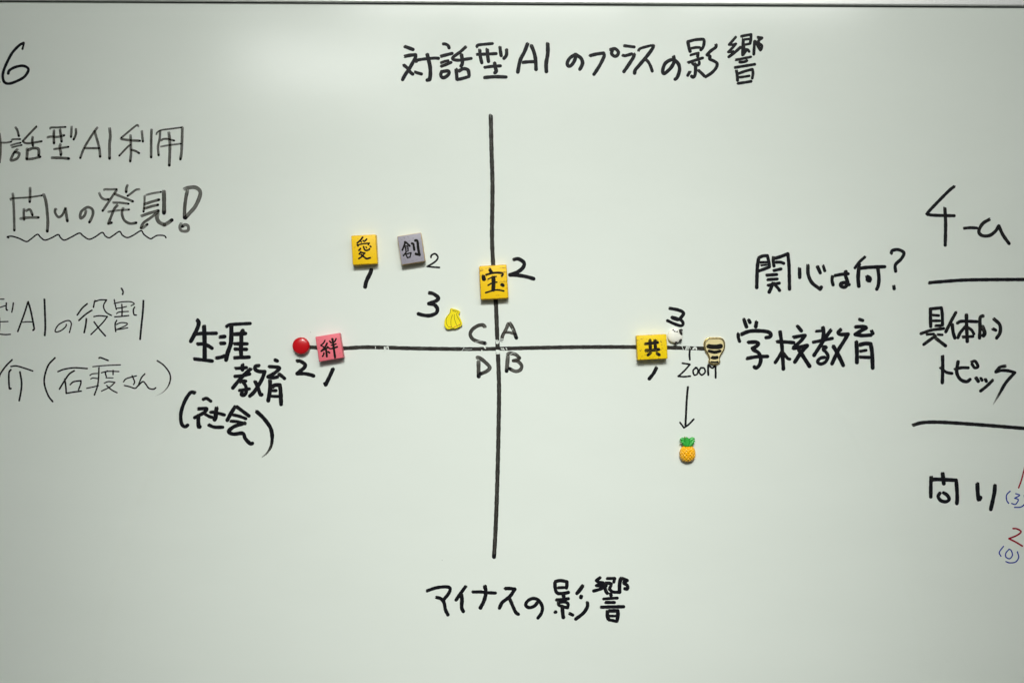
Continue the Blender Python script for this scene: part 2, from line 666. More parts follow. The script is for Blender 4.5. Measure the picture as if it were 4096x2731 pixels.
R9 = (740, 1260, 4.704)
R10 = (700, 1410, 3.564)
phrase('handwritten_phrase', 'very bold black words at the left end of the horizontal axis', [
    (R9, '''80: 232,95 258,140 240,230 170,380 105,500
72: 215,358 320,345 460,345 595,342
85: 358,215 367,400 370,600 370,820
72: 235,545 350,545 440,580 515,628
70: 175,825 350,845 520,865'''),
    (R9, '''75: 660,412 755,403
75: 670,533 752,530
74: 592,808 680,792 750,765
66: 778,218 830,185 950,172 1235,158
85: 872,200 872,380 860,540 800,720 772,850
78: 915,362 1020,355 1145,345
82: 1092,290 1062,360 1060,480 1052,650 1060,780
70: 925,540 1050,540 1175,540
70: 935,640 1165,645
72: 935,803 1215,790'''),
    (R10, '''50: 862,225 950,220 1025,213
60: 962,172 962,250
56: 1078,232 980,320 900,410 820,508
52: 848,338 960,330 1070,302
48: 925,420 970,402 1015,407
52: 965,410 1010,480 1015,560 985,608 945,600 958,560
48: 912,538 980,530 1065,515
56: 1200,185 1145,195 1145,240 1200,268 1280,270 ! 1240,380 1170,500 1120,570 1062,622
56: 1142,410 1180,490 1218,600 1240,592'''),
    (R10, '''56: 1425,105 1462,120
54: 1342,200 1430,205 1490,222 1420,290 1325,345 ! 1400,358 1465,345
54: 1485,305 1530,340 1565,372
60: 1355,400 1355,520 1328,690
60: 1390,485 1430,462 1495,462 ! 1505,550 1513,742
48: 1390,540 1445,540
46: 1375,620 1490,625'''),
], M_INK, 0.98)
phrase('handwritten_phrase', 'very bold black bracketed word below the left end of the axis', [
    (R10, '''54: 282,572 220,570 140,690 85,860 92,1005 140,1055 185,1030'''),
    (R10, '''48: 398,668 450,652 515,695
52: 335,800 400,797 455,797 420,850 330,900 275,928
60: 335,895 332,980 340,1060 358,1050
48: 435,880 490,910 535,922
48: 505,850 560,850 710,888
62: 595,785 582,850 580,920 560,960
52: 478,1028 560,1060 685,1062'''),
    (R10, '''58: 855,772 800,860 742,968
54: 875,768 960,830 1058,905
48: 825,885 930,910 1015,942
46: 795,975 900,985 1005,1013
56: 1000,1000 850,1050 765,1120 830,1160 965,1150 1000,1220 1070,1295 1108,1290'''),
    (R10, '''58: 1162,838 1260,930 1360,1070 1385,1200 1370,1330 1310,1430 1240,1490 ~'''),
], M_INK, 0.99)

R11 = (1680, 2280, 4.704)
R12 = (2140, 2280, 4.704)
phrase('handwritten_heading', 'bold black heading below the vertical axis', [
    (R11, '''66: 135,382 300,328 480,308 565,335 540,430 450,545
68: 312,507 390,530 450,600 480,740 528,840'''),
    (R11, '''68: 858,302 780,410 675,562
74: 782,460 790,560 785,700 818,775'''),
    (R11, '''64: 990,405 1150,405 1300,420 1425,425
74: 1222,300 1240,420 1200,580 1132,712'''),
    (R11, '''70: 1602,340 1700,340 1785,352 ! 1690,490 1550,600 1492,712
68: 1690,540 1750,680 1800,785 1855,828'''),
    (R11, '''66: 2220,590 2150,670 2050,698 1988,650 2030,570 2130,527 2230,560 2300,680 2285,800 2215,900'''),
    (R12, '''68: 375,225 380,330 400,405 440,435 ! 550,430 635,412
68: 378,210 480,190 598,210 ! 600,280 590,335
58: 435,325 560,320
74: 530,445 540,500
64: 400,553 520,545 635,530
62: 440,605 455,655 560,690 615,700 ! 620,625 560,592 460,600
76: 515,670 520,800 535,890
66: 370,783 400,780
64: 655,812 715,842
74: 898,288 840,370 785,435
74: 872,478 862,515
68: 985,600 985,680 910,800 760,918'''),
    (R12, '''64: 1228,132 1155,190 ! 1200,220 1280,232 ! 1220,260 1155,285 ! 1280,295 1345,285
64: 1300,320 1200,360 1095,388
62: 1355,150 1500,150 ! 1482,225
68: 1325,240 1400,240 1440,258
68: 1312,265 1330,380 1365,435
62: 1430,285 1405,330
62: 1395,345 1460,400 1565,410
68: 1422,425 1430,475
74: 1615,150 1592,250 1590,415
66: 1645,150 1735,188 ! 1670,230 1740,285 1735,350 1685,340
58: 1285,535 1420,525 1555,518
62: 1325,600 1500,600
66: 1245,690 1450,685 1675,680
74: 1362,765 1362,850 1380,915
70: 1395,760 1558,757 ! 1560,850 1540,955
54: 1395,855 1530,855
58: 1385,930 1460,940 1535,958'''),
], M_INK, 0.98)

R13 = (2900, 1240, 3.5636)
phrase('handwritten_phrase', 'very bold black words at the right end of the horizontal axis', [
    (R13, '''55: 268,130 308,245
52: 338,140 358,182
55: 450,165 437,245
50: 187,335 192,400 210,450
57: 235,345 350,302 500,297 615,312 655,350 635,382 580,393
56: 330,460 440,457 478,482 440,520 385,548
56: 395,562 480,612 510,700 488,785 442,825 415,805
54: 315,688 450,665 612,660'''),
    (R13, '''56: 785,310 810,500 833,845
54: 740,450 860,455 985,465
50: 810,595 760,680 713,752
48: 825,605 890,685 928,700
54: 1033,228 1092,300
54: 978,388 1070,370 1142,362 ! 1080,440 975,535
58: 970,545 1060,530 1172,505 ! 1080,610 992,745
60: 1052,565 1120,670 1208,805'''),
    (R13, '''42: 1295,302 1400,295
58: 1395,242 1405,330 1390,430
56: 1508,288 1440,380 1350,520 1265,650
50: 1255,458 1400,430 1535,402
50: 1395,520 1445,530 1400,560 1440,600 1468,660 1430,740 1362,768 1318,735 1360,685 1425,672
56: 1653,275 1612,320 1650,348 1755,342 ! 1690,450 1610,580 1522,770
60: 1542,515 1600,610 1688,792'''),
    (R13, '''50: 1912,132 1968,150
56: 1855,240 1960,237 2015,252 1930,300 1855,348 ! 1960,363 2085,355
52: 2090,298 2110,340
60: 1872,448 1880,600 1880,752
60: 1920,495 2000,477 2075,480 ! 2095,600 2105,832
46: 1925,588 2015,572
50: 1925,670 2060,675'''),
], M_INK, 0.99)

R14 = (2980, 970, 3.36)
phrase('handwritten_phrase', 'bold black question above the words at the right end of the axis', [
    (R14, '''50: 182,215 165,350 157,612
46: 185,205 240,182 300,177 ! 318,250 328,328 ! 250,360 185,383
38: 205,268 300,265
30: 215,308 290,300
46: 382,198 380,260 390,322
48: 405,213 480,190 575,152 ! 590,300 595,450 598,632
44: 415,265 480,266 525,283
44: 388,378 488,355
46: 292,440 430,430
44: 302,500 438,490
46: 305,578 390,560 465,545
50: 378,545 350,610 322,672
44: 392,560 440,610 468,650'''),
    (R14, '''50: 733,348 735,475
50: 845,308 850,430 900,540 1010,628 ! 1028,595
50: 972,320 1013,412
42: 1050,312 1073,385'''),
    (R14, '''46: 1175,458 1170,510 1185,575
46: 1205,445 1290,430 1392,420
52: 1355,388 1350,440 1378,540 1345,598 1292,588 1292,552 1350,540 1402,568'''),
    (R14, '''42: 1612,195 1540,260 1475,345
48: 1540,285 1530,320
50: 1528,350 1650,335 1882,325
54: 1527,365 1520,480 1530,592
50: 1787,355 1800,480 1790,580 1768,632
58: 1640,458 1675,480 1675,515 1645,500 1655,475'''),
    (R14, '''46: 1965,150 1980,110 2060,97 2135,140 2100,220 2022,300 2025,392
50: 2000,588 2005,625'''),
], M_INK, 0.96)

R15 = (3640, 700, 3.336)
R16 = (3620, 1190, 2.851)
phrase('handwritten_number', 'black numeral and small letter near the right picture edge', [
    (R15, '''44: 590,155 500,230 240,500 255,530 350,540 595,545
47: 465,440 475,650 470,942'''),
    (R15, '''42: 722,712 800,705 895,708'''),
    (R15, '''47: 1062,592 970,650 918,750 960,808 1060,808 1140,750 1185,680 ! 1240,800 1325,920'''),
], M_INK, 0.88)
p = phrase('divider_line', 'upper black divider line running to the right picture edge', [], M_INK)
ink_mesh('stroke', R15, '47: 255,1438 400,1425 800,1400 1521,1395 1760,1395', M_INK, p, 0.88)
p = phrase('divider_line', 'lower black divider line running to the right picture edge', [], M_INK)
ink_mesh('stroke', R16, '42: 92,1453 200,1425 400,1420 800,1445 1357,1490 1560,1507', M_INK, p, 0.86)
phrase('handwritten_phrase', 'bold black two line phrase between the right divider lines', [
    (R16, '''40: 290,128 290,230 293,335
38: 288,130 415,117 ! 425,200 427,318
33: 315,200 388,205
33: 315,265 398,265
34: 348,320 415,320
36: 178,412 300,372 445,352
32: 248,420 330,415
32: 375,422 428,425
38: 350,435 280,485 210,537
41: 352,465 410,510 465,552'''),
    (R16, '''38: 583,165 520,280 463,395
41: 537,305 550,400 570,465
38: 595,293 650,270 825,275
42: 700,195 702,320 710,505
38: 690,330 630,400 602,462
36: 722,345 760,372 787,418
36: 658,450 778,442'''),
    (R16, '''41: 893,208 857,230 855,350 850,465
50: 882,335 908,400 892,438
41: 1015,245 1080,310 1083,400 1042,465
40: 1003,357 1038,374'''),
    (R16, '''41: 428,665 430,800 425,975
36: 405,797 470,850 540,865'''),
    (R16, '''41: 605,728 590,850 630,930 700,958 745,930
37: 570,818 640,800 725,800
36: 758,735 800,725 832,785 795,800 762,755'''),
    (R16, '''44: 812,918 838,957
38: 865,918 880,945
38: 915,928 930,958
37: 1002,940 930,1010 858,1067'''),
    (R16, '''38: 1142,780 1080,795 1035,848 ! 1100,830 1180,835 1252,855 ! 1150,970 1080,1090 1005,1220 ~'''),
], M_INK, 0.9)

R17 = (3660, 1820, 3.4087)
phrase('handwritten_phrase', 'bold black word low on the right side', [
    (R17, '''52: 220,298 216,400 215,572
54: 232,335 300,328 560,340 ! 570,450 575,580 570,662
58: 377,252 393,392
50: 342,512 315,560 350,615 420,632 465,600 440,545 385,508'''),
    (R17, '''58: 850,388 855,500 868,605 895,570
56: 1090,412 1080,520 1032,742'''),
], M_INK, 0.95)
phrase('handwritten_number', 'red stroke cut by the right picture edge', [
    (R17, '22: 1500,150 1450,340 1412,445'),
], M_RED, 0.85)
phrase('handwritten_number', 'red number two at the right picture edge', [
    (R17, '24: 1335,998 1390,1002 1445,1040 1390,1090 1280,1135 ! 1370,1180 1465,1237'),
], M_RED, 0.85)
phrase('handwritten_number', 'blue bracketed number three at the right picture edge', [
    (R17, '18: 1298,488 1250,540 1250,610 1277,655'),
    (R17, '17: 1372,522 1425,545 1358,585 ! 1408,605 1370,668 1315,655'),
    (R17, '18: 1490,545 1505,640 1450,702 1355,710'),
], M_BLUE, 0.85)
phrase('handwritten_number', 'blue bracketed zero at the lower right picture edge', [
    (R17, '18: 1208,1238 1150,1320 1172,1377'),
    (R17, '18: 1285,1278 1240,1330 1240,1385 1290,1408 1328,1360 1310,1295 1278,1278'),
    (R17, '18: 1395,1312 1413,1390 1370,1453 1290,1465 1238,1447'),
], M_BLUE, 0.85)

# ---- the axes and the small notes round the magnets
R1 = (0, 0, 1)
p = phrase('vertical_axis', 'long hand drawn vertical black line through the middle', [], M_INK)
ink_mesh('stroke', R1, '17: 1963,462 1966,600 1970,749 1968,940 1972.7,1058 1982.7,1200 1985.5,1260 1989.6,1367 1996,1540 1994,1724 1990,1898 1983.6,2090 1976,2228', M_DRY, p, 0.73)
p = phrase('horizontal_axis', 'long hand drawn horizontal black line through the middle', [], M_INK)
ink_mesh('stroke', R1, '15.5: 1225,1386 1266,1390 1370,1393 1470,1388.5 1650,1393 1840,1395.7 1979,1394.8 2140,1391 2330,1388 2520,1387.8 2672,1390 2817,1394 2840,1395', M_DRY, p, 0.78, zbase=6e-5)
R20 = (1840, 1260, 5.6)
for lab, ln in (
        ('black letter C beside the crossing of the axes', '82: 555,265 510,222 400,240 280,320 228,430 290,540 430,600 575,635'),
        ('black letter A beside the crossing of the axes', '''78: 1085,185 1030,320 955,460 932,580
84: 1112,180 1190,310 1265,520
62: 985,392 1100,390 1245,430'''),
        ('black letter D beside the crossing of the axes', '''90: 415,1030 415,1200 420,1385
84: 378,955 430,952 560,1050 665,1170 600,1255 440,1325'''),
        ('black letter B beside the crossing of the axes', '''90: 1073,920 1060,1080 1043,1262
80: 1070,875 1120,855 1250,885 1332,960 ! 1290,1000 1195,1020 ! 1290,1030 1380,1130 1350,1225 1240,1258 1100,1195''')):
    phrase('handwritten_letter', lab, [(R20, ln)], M_DRY, 0.62)
# scraped places where the bare enamel shows through the ink again
p = phrase('scrape_marks', 'white scrape marks where ink was scratched off the crossing of the axes', [], M_BOARD)
ink_mesh('scrape', R20, '''26: 805,560 812,600
20: 835,560 838,610
22: 868,570 862,620
30: 812,625 850,632
34: 815,790 880,800
34: 815,825 890,822
30: 822,860 885,855
18: 922,745 950,775
26: 960,748 990,775
22: 1030,740 1052,772
30: 545,715 572,745
26: 485,790 505,810
14: 905,525 985,545
16: 895,565 985,575
14: 915,600 970,590
8: 340,600 480,575
8: 590,600 585,680
7: 100,715 40,800
7: 80,765 180,770 270,762
9: 1115,890 1180,850 1240,865
14: 1165,318 1185,322''', M_BOARD, p, 1.0, zbase=3.2e-4)
R22 = (2520, 1210, 4.6125)
ink_mesh('scrape', R22, '''10: 955,800 985,870
22: 1045,815 1030,865
20: 1070,815 1068,860
12: 1095,810 1110,850
30: 1160,855 1200,825
26: 1215,825 1225,865''', M_BOARD, p, 1.0, zbase=3.2e-4)
ink_mesh('scrape', R1, '''5: 1538,1388 1538,1402
4: 1545,1387 1543,1399
5: 1551,1386 1554,1396
2.5: 1502,1386 1502,1394''', M_BOARD, p, 1.0, zbase=3.2e-4)

R18 = (1360, 900, 5.113)
R19 = (1640, 1020, 4.523)
R21 = (1150, 1310, 6.031)
R23 = (2680, 1520, 4.126)
for nm, lab, rg, ln, dn in (
        ('handwritten_number', 'bold black one below the left yellow magnet', R18, '85: 645,905 620,980 540,1150 512,1275', 0.96),
        ('handwritten_number', 'thin black two beside the grey magnet', R18, '38: 1858,665 1872,620 1940,588 1998,640 1990,700 1920,770 1785,848 ! 1900,860 2035,870', 0.93),
        ('handwritten_number', 'bold black two beside the yellow magnet on the vertical axis', R19, '70: 1872,85 1960,72 2060,135 2050,220 1960,300 1808,362 ! 1950,368 2100,392 2245,432', 0.95),
        ('handwritten_number', 'bold black three beside the banana magnet', R19, '70: 345,685 420,700 510,770 480,825 340,880 ! 440,900 495,970 470,1050 360,1095 240,1088 145,1062', 0.95),
        ('handwritten_number', 'bold black two below the red magnet', R21, '92: 235,805 310,810 425,890 400,970 310,1040 230,1110 ! 400,1110 540,1135 640,1165', 0.97),
        ('handwritten_number', 'bold black one below the pink magnet', R21, '''96: 1098,995 1030,1150 915,1390
70: 892,1335 900,1365''', 0.99),
        ('handwritten_number', 'bold black three above the bird magnet', R22, '''64: 735,108 870,132 965,168 988,210 930,290
58: 765,268 850,288 950,330 980,390 945,428 850,405 685,332
44: 775,292 860,322 900,322''', 0.97),
        ('handwritten_number', 'bold black one below the yellow magnet on the right', R22, '68: 488,1205 430,1310 350,1412', 0.98),
        ('handwritten_note', 'thin black note with a tick below the right end of the axis', R22, '''38: 1102,885 1097,960 1105,1055
34: 965,1118 1105,1140 ! 1010,1250 890,1360 ! 1000,1366 1115,1356
33: 1230,1195 1165,1250 1185,1335 1245,1310 1250,1230 1205,1195
33: 1310,1198 1275,1270 1320,1335 1385,1285 1368,1210 1318,1203
40: 1445,1148 1440,1250 1445,1338
34: 1455,1155 1520,1208 1568,1155
38: 1577,1160 1580,1300 1580,1390''', 0.96),
        ('arrow_mark', 'thin black arrow pointing down to the pineapple magnet', R23, '''36: 295,110 275,350 255,750
30: 163,695 230,785 ! 310,730 395,640''', 0.93)):
    phrase(nm, lab, [(rg, ln)], M_INK, dn)


# ------------------------------------------------------------------ magnets
def place(o, p, rot=0.0):
    o.matrix_world = Matrix.Translation(BOARD @ Vector((p.x, p.y, 0.0))) @ BOARD @ Matrix.Rotation(rot, 4, 'Z')


def paint_material(name, col, worn, amount, grain=(1, 1, 1), sc=160.0, thr=0.62):
    """painted wood: worn flecks, darker rubbed edges, faint grain"""
    k = NT(name)
    p = k.pos(grain)
    n1 = k.noise(p, sc, 5, 0.7)
    wear = k.math('MULTIPLY', k.math('GREATER_THAN', n1, thr), amount)
    n2 = k.noise(k.pos(), 45.0, 3)
    base = k.ramp(n2, [(0.3, tuple(c * 0.95 for c in col)), (0.7, tuple(min(1, c * 1.05) for c in col))])
    geo = k.n('ShaderNodeNewGeometry')
    edge = k.math('MULTIPLY', k.math('SUBTRACT', geo.outputs['Pointiness'], 0.53), 5.0, clamp=True)
    c = k.mix(wear, base, worn)
    c = k.mix(k.math('MULTIPLY', edge, k.math('MULTIPLY', n1, 1.1)), c, worn)
    k.l(c, k.b.inputs['Base Color'])
    k.b.inputs['Roughness'].default_value = 0.45
    k.b.inputs['Specular IOR Level'].default_value = 0.3
    bp = k.n('ShaderNodeBump')
    bp.inputs['Strength'].default_value = 0.25
    bp.inputs['Distance'].default_value = 0.0003
    k.l(n1, bp.inputs['Height'])
    k.l(bp.outputs[0], k.b.inputs['Normal'])
    return k.m


M_WOOD = paint_material('bare_pale_wood', (0.62, 0.42, 0.18), (0.28, 0.17, 0.07), 0.4, (1, 1, 6))


def tile(label, centre, size, rot, mat, edge, strokes, region, thick=0.0095, side=None, bevel=0.0009, dens=0.85, cat='magnet', bold=1.15):
    t = empty('kanji_magnet')
    tag(t, label, cat, 'wooden kanji tile magnets on the board')
    c = px(centre[0], centre[1], thick)
    k = (DIST - thick) / DIST
    w, h = size[0] * PX * k, size[1] * PX * k
    place(t, c, rot)
    bm = bmesh.new()
    box(bm, -w / 2, w / 2, -h / 2, h / 2, 0.0001, thick)
    for v in bm.verts:
        v.co.x += random.uniform(-1, 1) * 0.00025
        v.co.y += random.uniform(-1, 1) * 0.00025
    bmesh.ops.bevel(bm, geom=bm.edges[:], offset=bevel, segments=3, profile=0.5, affect='EDGES')
    bm.normal_update()
    mats = [mat, side or mat, side or edge]
    for f in bm.faces:
        if f.normal.z < 0.2:
            f.material_index = 1
        elif f.normal.z < 0.9:
            f.material_index = 2
    mesh_obj('tile', bm, mats, t, smooth=True)
    cr, sr = math.cos(-rot), math.sin(-rot)

    def to3(u, v, z):
        q = px(u, v, thick) - c
        return (q.x * cr - q.y * sr, q.x * sr + q.y * cr, thick + z)
    ink_mesh('painted_character', region, strokes, M_BRUSH, t, dens, to3, scale_w=bold)
    return t


YEL = (0.96, 0.60, 0.004)
BRN = (0.26, 0.11, 0.012)
M_EDGE = paint_material('rubbed_yellow_edge', (0.80, 0.44, 0.01), (0.25, 0.10, 0.01), 0.8, (1, 1, 1), 300.0, 0.56)
M_PEDGE = paint_material('rubbed_pink_edge', (0.72, 0.15, 0.18), (0.50, 0.10, 0.12), 0.5, (1, 1, 1), 300.0, 0.58)
tile('small yellow wooden tile magnet with a black brushed kanji, beside the grey tile', (1456.4, 999.0), (99.5, 117.5), math.radians(3.5),
     paint_material('yellow_painted_wood', YEL, (0.40, 0.18, 0.02), 0.55, (1, 1, 1), 420.0, 0.62), M_EDGE, '''26: 465,250 420,310 350,372
20: 425,335 440,355
20: 470,315 488,335
22: 550,288 495,340
24: 352,402 372,432
20: 358,412 450,388 600,372 ! 575,408
24: 422,480 385,522
24: 482,442 500,498 530,520 590,508 603,482
20: 530,448 545,470
22: 612,430 635,450
24: 428,545 392,600
22: 425,562 510,572 ! 440,650 380,690
26: 435,605 500,660 550,690 620,668''', R18, dens=0.97, bold=1.5)
tile('grey lilac wooden tile magnet with a black brushed kanji and bare wood edges', (1644.4, 994.9), (96.2, 116.2), math.radians(9.3),
     paint_material('grey_painted_wood', (0.355, 0.335, 0.39), (0.13, 0.11, 0.12), 0.55, (1, 1, 1), 480.0, 0.61), None, '''28: 1325,342 1320,400 1273,518
28: 1335,345 1400,402 1430,435
16: 1315,432 1400,418
16: 1330,465 1390,452
18: 1335,450 1350,555
18: 1390,440 1395,535
14: 1340,502 1390,492
16: 1350,545 1395,532
22: 1350,562 1295,632
20: 1345,600 1380,668
20: 1350,598 1455,565 ! 1430,662
20: 1375,672 1438,655
34: 1465,378 1500,392 1520,515
38: 1535,320 1580,328 1600,480 1625,612 ! 1545,590''', R18, side=M_WOOD, dens=0.98, bold=1.42)
tile('yellow wooden tile magnet on the vertical axis, streaked with scratches, black brushed kanji', (1974.3, 1128.8), (111.0, 135.4), math.radians(3.5),
     paint_material('scratched_yellow_painted_wood', YEL, BRN, 0.85, (0.22, 1.5, 1), 260.0, 0.585), M_EDGE, '''56: 1445,270 1480,325
66: 1325,385 1340,445
34: 1375,358 1500,325 1640,325 1680,345 1658,385
22: 1410,438 1490,402 1565,387
64: 1508,405 1512,500 1505,635
26: 1410,548 1500,502 1575,490
54: 1655,530 1690,555
28: 1365,683 1500,642 1590,632 1700,650''', R19, bevel=0.0014, dens=0.98)
tile('pink wooden tile magnet with a black kanji, beside the round red magnet', (1317.1, 1388.8), (99.0, 101.0), math.radians(9.2),
     paint_material('pink_painted_wood', (0.85, 0.18, 0.225), (0.45, 0.08, 0.12), 0.45, (1, 1, 1), 320.0, 0.63), M_PEDGE, '''28: 905,305 870,370 805,428 ! 885,475
34: 955,375 900,480 815,568 ! 900,520 985,472
28: 962,455 1010,500 1055,510
40: 932,540 950,700
30: 880,605 870,650 843,695
32: 982,582 1018,612
42: 1082,270 1110,450 1148,725
30: 1015,325 1058,368
30: 1172,265 1150,320 1122,348
28: 1055,428 1175,392
34: 1065,508 1205,463''', R21, dens=0.99, bold=1.32)
tile('yellow wooden tile magnet on the right half of the horizontal axis, broad faded black kanji', (2608.5, 1388.0), (119.5, 99.0), math.radians(3.0),
     paint_material('speckled_yellow_painted_wood', (0.94, 0.66, 0.004), BRN, 0.8, (1, 1, 1), 330.0, 0.61), M_EDGE, '''54: 368,690 375,850
54: 460,695 468,840
50: 280,762 400,748 515,735
54: 290,882 400,880 535,862
48: 380,928 325,972
52: 490,930 545,968''', R22, thick=0.0105, dens=0.74)


# round red magnet
def lathe(profile, seg=64):
    bm = bmesh.new()
    rings = []
    for r, z in profile:
        if r < 1e-7:
            rings.append([bm.verts.new((0, 0, z))])
        else:
            rings.append([bm.verts.new((r * math.cos(2 * math.pi * i / seg), r * math.sin(2 * math.pi * i / seg), z)) for i in range(seg)])
    for a, b in zip(rings, rings[1:]):
        for i in range(seg):
            j = (i + 1) % seg
            if len(b) == 1:
                bm.faces.new((a[i], a[j], b[0]))
            elif len(a) == 1:
                bm.faces.new((a[0], b[j], b[i]))
            else:
                bm.faces.new((a[i], a[j], b[j], b[i]))
    return bm


r = 34.6 * PX * (DIST - 0.004) / DIST
prof = [(r * 0.86, 0.0001), (r * 0.93, 0.0004), (r * 0.985, 0.0025), (r, 0.0042), (r * 0.99, 0.0052), (r * 0.965, 0.0061), (r * 0.92, 0.0068), (r * 0.86, 0.0073),
        (r * 0.76, 0.0077), (r * 0.6, 0.0081), (r * 0.4, 0.0084), (r * 0.2, 0.0086), (0, 0.00865)]
o = mesh_obj('round_magnet', lathe(prof), plain('glossy_red_plastic', (0.55, 0.005, 0.010), 0.28, coat=0.15, var=0.04, scale=900, bump=0.05), None, True)
tag(o, 'round glossy red plastic magnet at the left end of the horizontal axis', 'magnet')
place(o, px(1203.9, 1383.0, 0.005))


# ---- outline magnets cut from a sheet
def plate(outline, thick, bevel, z0=0.0001, n_sub=4):
    """solid plate from a closed list of local (x, y) points, smoothed"""
    P = [Vector(p) for p in outline]
    n = len(P)
    out = []
    for i in range(n):
        p0, p1, p2, p3 = P[i - 1], P[i], P[(i + 1) % n], P[(i + 2) % n]
        for j in range(n_sub):
            t = j / n_sub
            out.append(0.5 * ((2 * p1) + (p2 - p0) * t + (2 * p0 - 5 * p1 + 4 * p2 - p3) * t * t + (3 * p1 - p0 - 3 * p2 + p3) * t ** 3))
    bm = bmesh.new()
    bot = [bm.verts.new((p.x, p.y, z0)) for p in out]
    f = bm.faces.new(bot)
    if f.normal.z > 0:
        f.normal_flip()
    f.normal_update()
    ex = bmesh.ops.extrude_face_region(bm, geom=[f])
    vs = [e for e in ex['geom'] if isinstance(e, bmesh.types.BMVert)]
    for v in vs:
        v.co.z = thick
    top = set(vs)
    if bevel:
        eds = [e for e in bm.edges if e.verts[0] in top and e.verts[1] in top]
        bmesh.ops.bevel(bm, geom=eds, offset=bevel, segments=3, profile=0.5, affect='EDGES')
    bmesh.ops.recalc_face_normals(bm, faces=bm.faces[:])
    return bm


def local(region, centre, depth):
    x0, y0, s = region
    c = px(centre[0], centre[1], depth)

    def f(a, b):
        q = px(x0 + a / s, y0 + b / s, depth) - c
        return (q.x, q.y)
    return c, f


def pts(txt):
    return [tuple(float(k) for k in t.split(',')) for t in txt.split()]


# banana bunch
T = 0.004
cen = (1640 + 780 / 4.523, 1020 + 1155 / 4.523)
c, f = local(R19, cen, T)
ban = empty('banana_magnet')
tag(ban, 'flat yellow magnet shaped like a bunch of bananas with thin drawn outlines', 'magnet')
place(ban, c)
mesh_obj('plate', plate([f(a, b) for a, b in pts('725,975 750,960 790,972 885,1000 903,1020 895,1050 878,1078 895,1115 925,1180 942,1235 930,1280 870,1310 825,1332 785,1330 750,1332 700,1345 655,1332 625,1280 618,1225 632,1160 665,1100 705,1060 718,1020')], T, 0.0007),
         paint_material('yellow_printed_wood', (0.90, 0.74, 0.004), (0.60, 0.42, 0.01), 0.25, (1, 1, 1), 330.0, 0.68), ban)


def to3_for(c, t):
    def to3(u, v, z):
        q = px(u, v, t) - c
        return (q.x, q.y, t + z)
    return to3


ink_mesh('drawn_outline', R19, '''7: 738,978 728,1030 700,1080 662,1150 660,1230 695,1295 750,1308 800,1312 850,1280 895,1270 918,1240 895,1180 855,1110 845,1065 872,1020 830,1005 770,985 738,978
7: 770,1080 742,1170 742,1260 756,1300
7: 800,1072 806,1150 828,1230 850,1272
9: 772,1006 828,1026''', M_BRUSH, ban, 0.92, to3_for(c, T))
m_tip = plain('orange_print', (0.88, 0.42, 0.02), 0.5)
for (ex, ey, ra, rb, an) in ((728, 1297, 20, 7, 0), (818, 1292, 27, 9, 0.25), (895, 1254, 21, 10, 0.5)):
    bm = bmesh.new()
    vs = []
    for i in range(20):
        q = i / 20 * 2 * math.pi
        x, y = ra * math.cos(q), rb * math.sin(q)
        a, b = f(ex + x * math.cos(an) + y * math.sin(an), ey - x * math.sin(an) + y * math.cos(an))
        vs.append(bm.verts.new((a, b, T + 1.4e-4)))
    bm.faces.new(vs)
    tip = mesh_obj('banana_tip', bm, m_tip, ban)

# plain enamel pin magnet (blank face)
T = 0.0028
cen = (2520 + 1560 / 4.6125, 1210 + 900 / 4.6125)
c, f = local(R22, cen, T)
pin = empty('enamel_pin_magnet')
tag(pin, 'flat cream and dark banded enamel magnet with thin gold rim, at the axis end', 'magnet')
place(pin, c)
shape = pts('1430,650 1560,642 1690,650 1755,730 1748,860 1690,960 1660,1030 1665,1110 1560,1156 1455,1110 1460,1030 1430,960 1372,860 1365,730')
mesh_obj('rim', plate([f(a, b) for a, b in shape], T, 0.0006), plain('polished_gold', (0.75, 0.55, 0.22), 0.25, 1.0, var=0.03), pin)
inner = [(1560 + (a - 1560) * 0.90, 895 + (b - 895) * 0.92) for a, b in shape]
mesh_obj('enamel_face', plate([f(a, b) for a, b in inner], T + 0.00035, 0.0002, T + 0.00002), plain('cream_enamel', (0.80, 0.68, 0.36), 0.25, coat=0.3, var=0.03), pin)
inner2 = [(1560 + (a - 1560) * 0.86, 895 + (b - 895) * 0.885) for a, b in shape]
q = inner2 + [inner2[0]]


def to3p(u, v, z):
    w_ = px(u, v, T) - c
    return (w_.x, w_.y, T + 0.00036 + z)


ink_mesh('dark_border', R22, '9: ' + ' '.join('%.1f,%.1f' % a for a in q), M_BRUSH, pin, 0.97, to3p)
ink_mesh('dark_band', R22, '''88: 1440,800 1500,815 1620,815 1680,800
60: 1455,892 1560,915 1665,892
62: 1510,1010 1560,1018 1610,1010
30: 1500,1090 1560,1100 1620,1090''', M_BRUSH, pin, 0.99, to3p, 6e-5)


